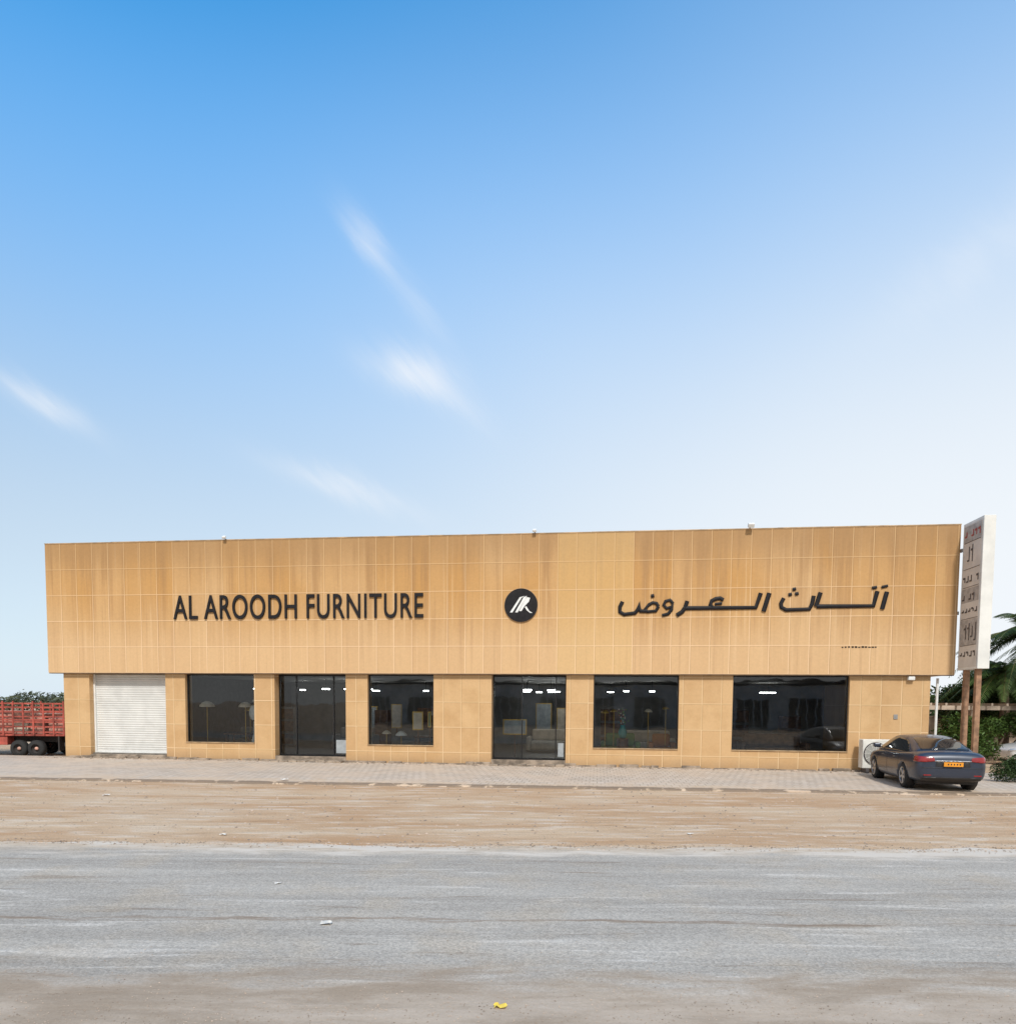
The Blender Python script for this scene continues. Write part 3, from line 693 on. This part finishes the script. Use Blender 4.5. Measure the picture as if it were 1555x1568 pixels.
bush('shrub',(15.9,25.4,0),[(0,0,1.5,.55),(.5,.3,1.1,.6),(-.4,.2,1.0,.5),(.2,-.2,.6,.6),(1.0,.1,.7,.5)],5500,.07,M_lf)
bush('shade_tree',(20.6,31,0),[(0,0,3.0,1.1),(-1.0,.3,2.5,.8),(.9,0,2.6,1.0),(-.3,-.3,2.0,.8),(-1.5,0,1.9,.6)],9000,.10,M_lfd)
bush('shrub',(19.2,28.6,0),[(0,0,1.35,.55),(.8,0,1.5,.55),(-.7,.2,1.2,.4),(1.6,0,1.3,.6)],5000,.07,M_lf)
bush('hedge',(14.6,19.9,0),[(-.75,.1,.33,.34),(-.3,-.1,.4,.4),(.3,0,.42,.45),(.9,0,.45,.45),(1.5,0,.45,.45),(2.2,0,.5,.5),(.1,.7,.45,.45),(1.0,.8,.45,.45)],11000,.045,M_lfd,False)
bush('garden_tree',(16.9,34,0),[(0,0,2.4,.9),(-1.2,0,1.9,.8),(1.2,0,2.1,.8)],4500,.09,M_lf)
blobs=[]
for i in range(60):
    x=random.uniform(-95,-55); r=random.uniform(1,2.0); blobs.append((x,random.uniform(90,110),r*.9+random.uniform(0,1.0),r))
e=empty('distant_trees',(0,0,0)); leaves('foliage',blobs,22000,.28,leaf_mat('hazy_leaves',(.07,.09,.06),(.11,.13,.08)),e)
blobs=[]
for i in range(40):
    x=random.uniform(35,75); r=random.uniform(1,2.2); blobs.append((x,random.uniform(60,75),r*.9+random.uniform(0,1.2),r))
e=empty('distant_trees',(0,0,0)); leaves('foliage',blobs,15000,.25,M_lfd,e)
M_bw=simple('boundary_wall_plaster',(.42,.34,.27),.9,var=.2,scale=2)
BW=empty('boundary_wall',(0,0,0)); box('wall',15.2,45,31.5,31.7,0,1.7,M_bw,BW); box('cap',15.15,45,31.45,31.75,1.701,1.78,M_conc,BW)
PG=empty('pergola',(0,0,0))
for x in (15.6,18.4,21.2): box('post',x,x+.18,28.6,28.78,0,2.05,M_bw,PG)
for y in (28.55,30.2): box('beam',15.2,24,y,y+.16,2.052,2.22,M_bw,PG)
for i in range(14): box('rafter',15.3+i*.6,15.38+i*.6,28.2,30.8,2.222,2.32,M_bw,PG)
OP=empty('opposite_building',(0,0,0))
M_op=simple('opposite_wall',(.62,.60,.58),.9)
box('wall',-30,60,-30,-24,0,4.2,M_op,OP)
for i in range(18):
    box('gate',-28+i*4.8,-25.2+i*4.8,-23.998,-23.96,.1,2.9,M_dark,OP)
    for j in range(3): box('gate_bar',-27.3+i*4.8+j*.8,-27.2+i*4.8+j*.8,-23.95,-23.9,.1,2.9,M_op,OP)
box('roof_band',-30.2,60,-24.3,-23.9,4.201,4.6,M_dark,OP)

# ------------------------------------------------------------------ gravel, litter
v=[];f=[]
def stone(x,y,z,r):
    k=len(v)
    for d in ((1,0,0),(-1,0,0),(0,1,0),(0,-1,0),(0,0,.7),(0,0,-.3)):
        v.append((x+d[0]*r*random.uniform(.6,1.3),y+d[1]*r*random.uniform(.6,1.3),z+d[2]*r*random.uniform(.6,1.2)))
    for a,b,c_ in ((0,2,4),(2,1,4),(1,3,4),(3,0,4),(2,0,5),(1,2,5),(3,1,5),(0,3,5)): f.append((k+a,k+b,k+c_))
for _ in range(2600):
    y=random.uniform(10.3,19); x=random.uniform(-.8,.8)*y; stone(x,y,.003,random.choice((.01,.012,.015,.02,.03)))
for _ in range(3200):
    y=4.3+abs(random.gauss(0,.7)); x=random.uniform(-.8,.8)*y; stone(x,y,.006,random.uniform(.002,.008))
for _ in range(1400):
    x=random.uniform(-7,7); y=10.6-x*.006+random.gauss(0,.12); stone(x*1.3,y,.006,random.uniform(.006,.02))
for _ in range(700):
    u=random.uniform(0,31); y_=-.2-abs(random.gauss(0,.2)); c_,s_=math.cos(BR),math.sin(BR)
    stone(BO[0]+u*c_-y_*s_,BO[1]+u*s_+y_*c_,.075,random.uniform(.01,.05))
mesh('gravel',v,f,simple('stones',(.38,.30,.235),.9,var=.5,scale=4))
def litter(x,y,r,m,z=.01):
    vv=[];ff=[]
    for i in range(5):
        for j in range(4): vv.append((x+(i-2)*r*.5+random.uniform(-.2,.2)*r,y+(j-1.5)*r*.5+random.uniform(-.2,.2)*r,z+random.uniform(0,.45)*r))
    for i in range(4):
        for j in range(3): ff.append((i*4+j,(i+1)*4+j,(i+1)*4+j+1,i*4+j+1))
    mesh('litter',vv,ff,m)
M_yel=simple('yellow_wrapper',(.75,.55,.08),.5); M_wh=simple('white_paper',(.62,.60,.56),.6)
litter(-.04,4.87,.045,M_yel); litter(-1.72,6.72,.05,M_wh); litter(-2.66,8.25,.035,M_wh); litter(-4.5,11.3,.05,M_wh); litter(-9,16,.07,M_wh); litter(3.0,11.7,.04,M_wh); litter(-5.9,18.9,.08,M_wh,.09)
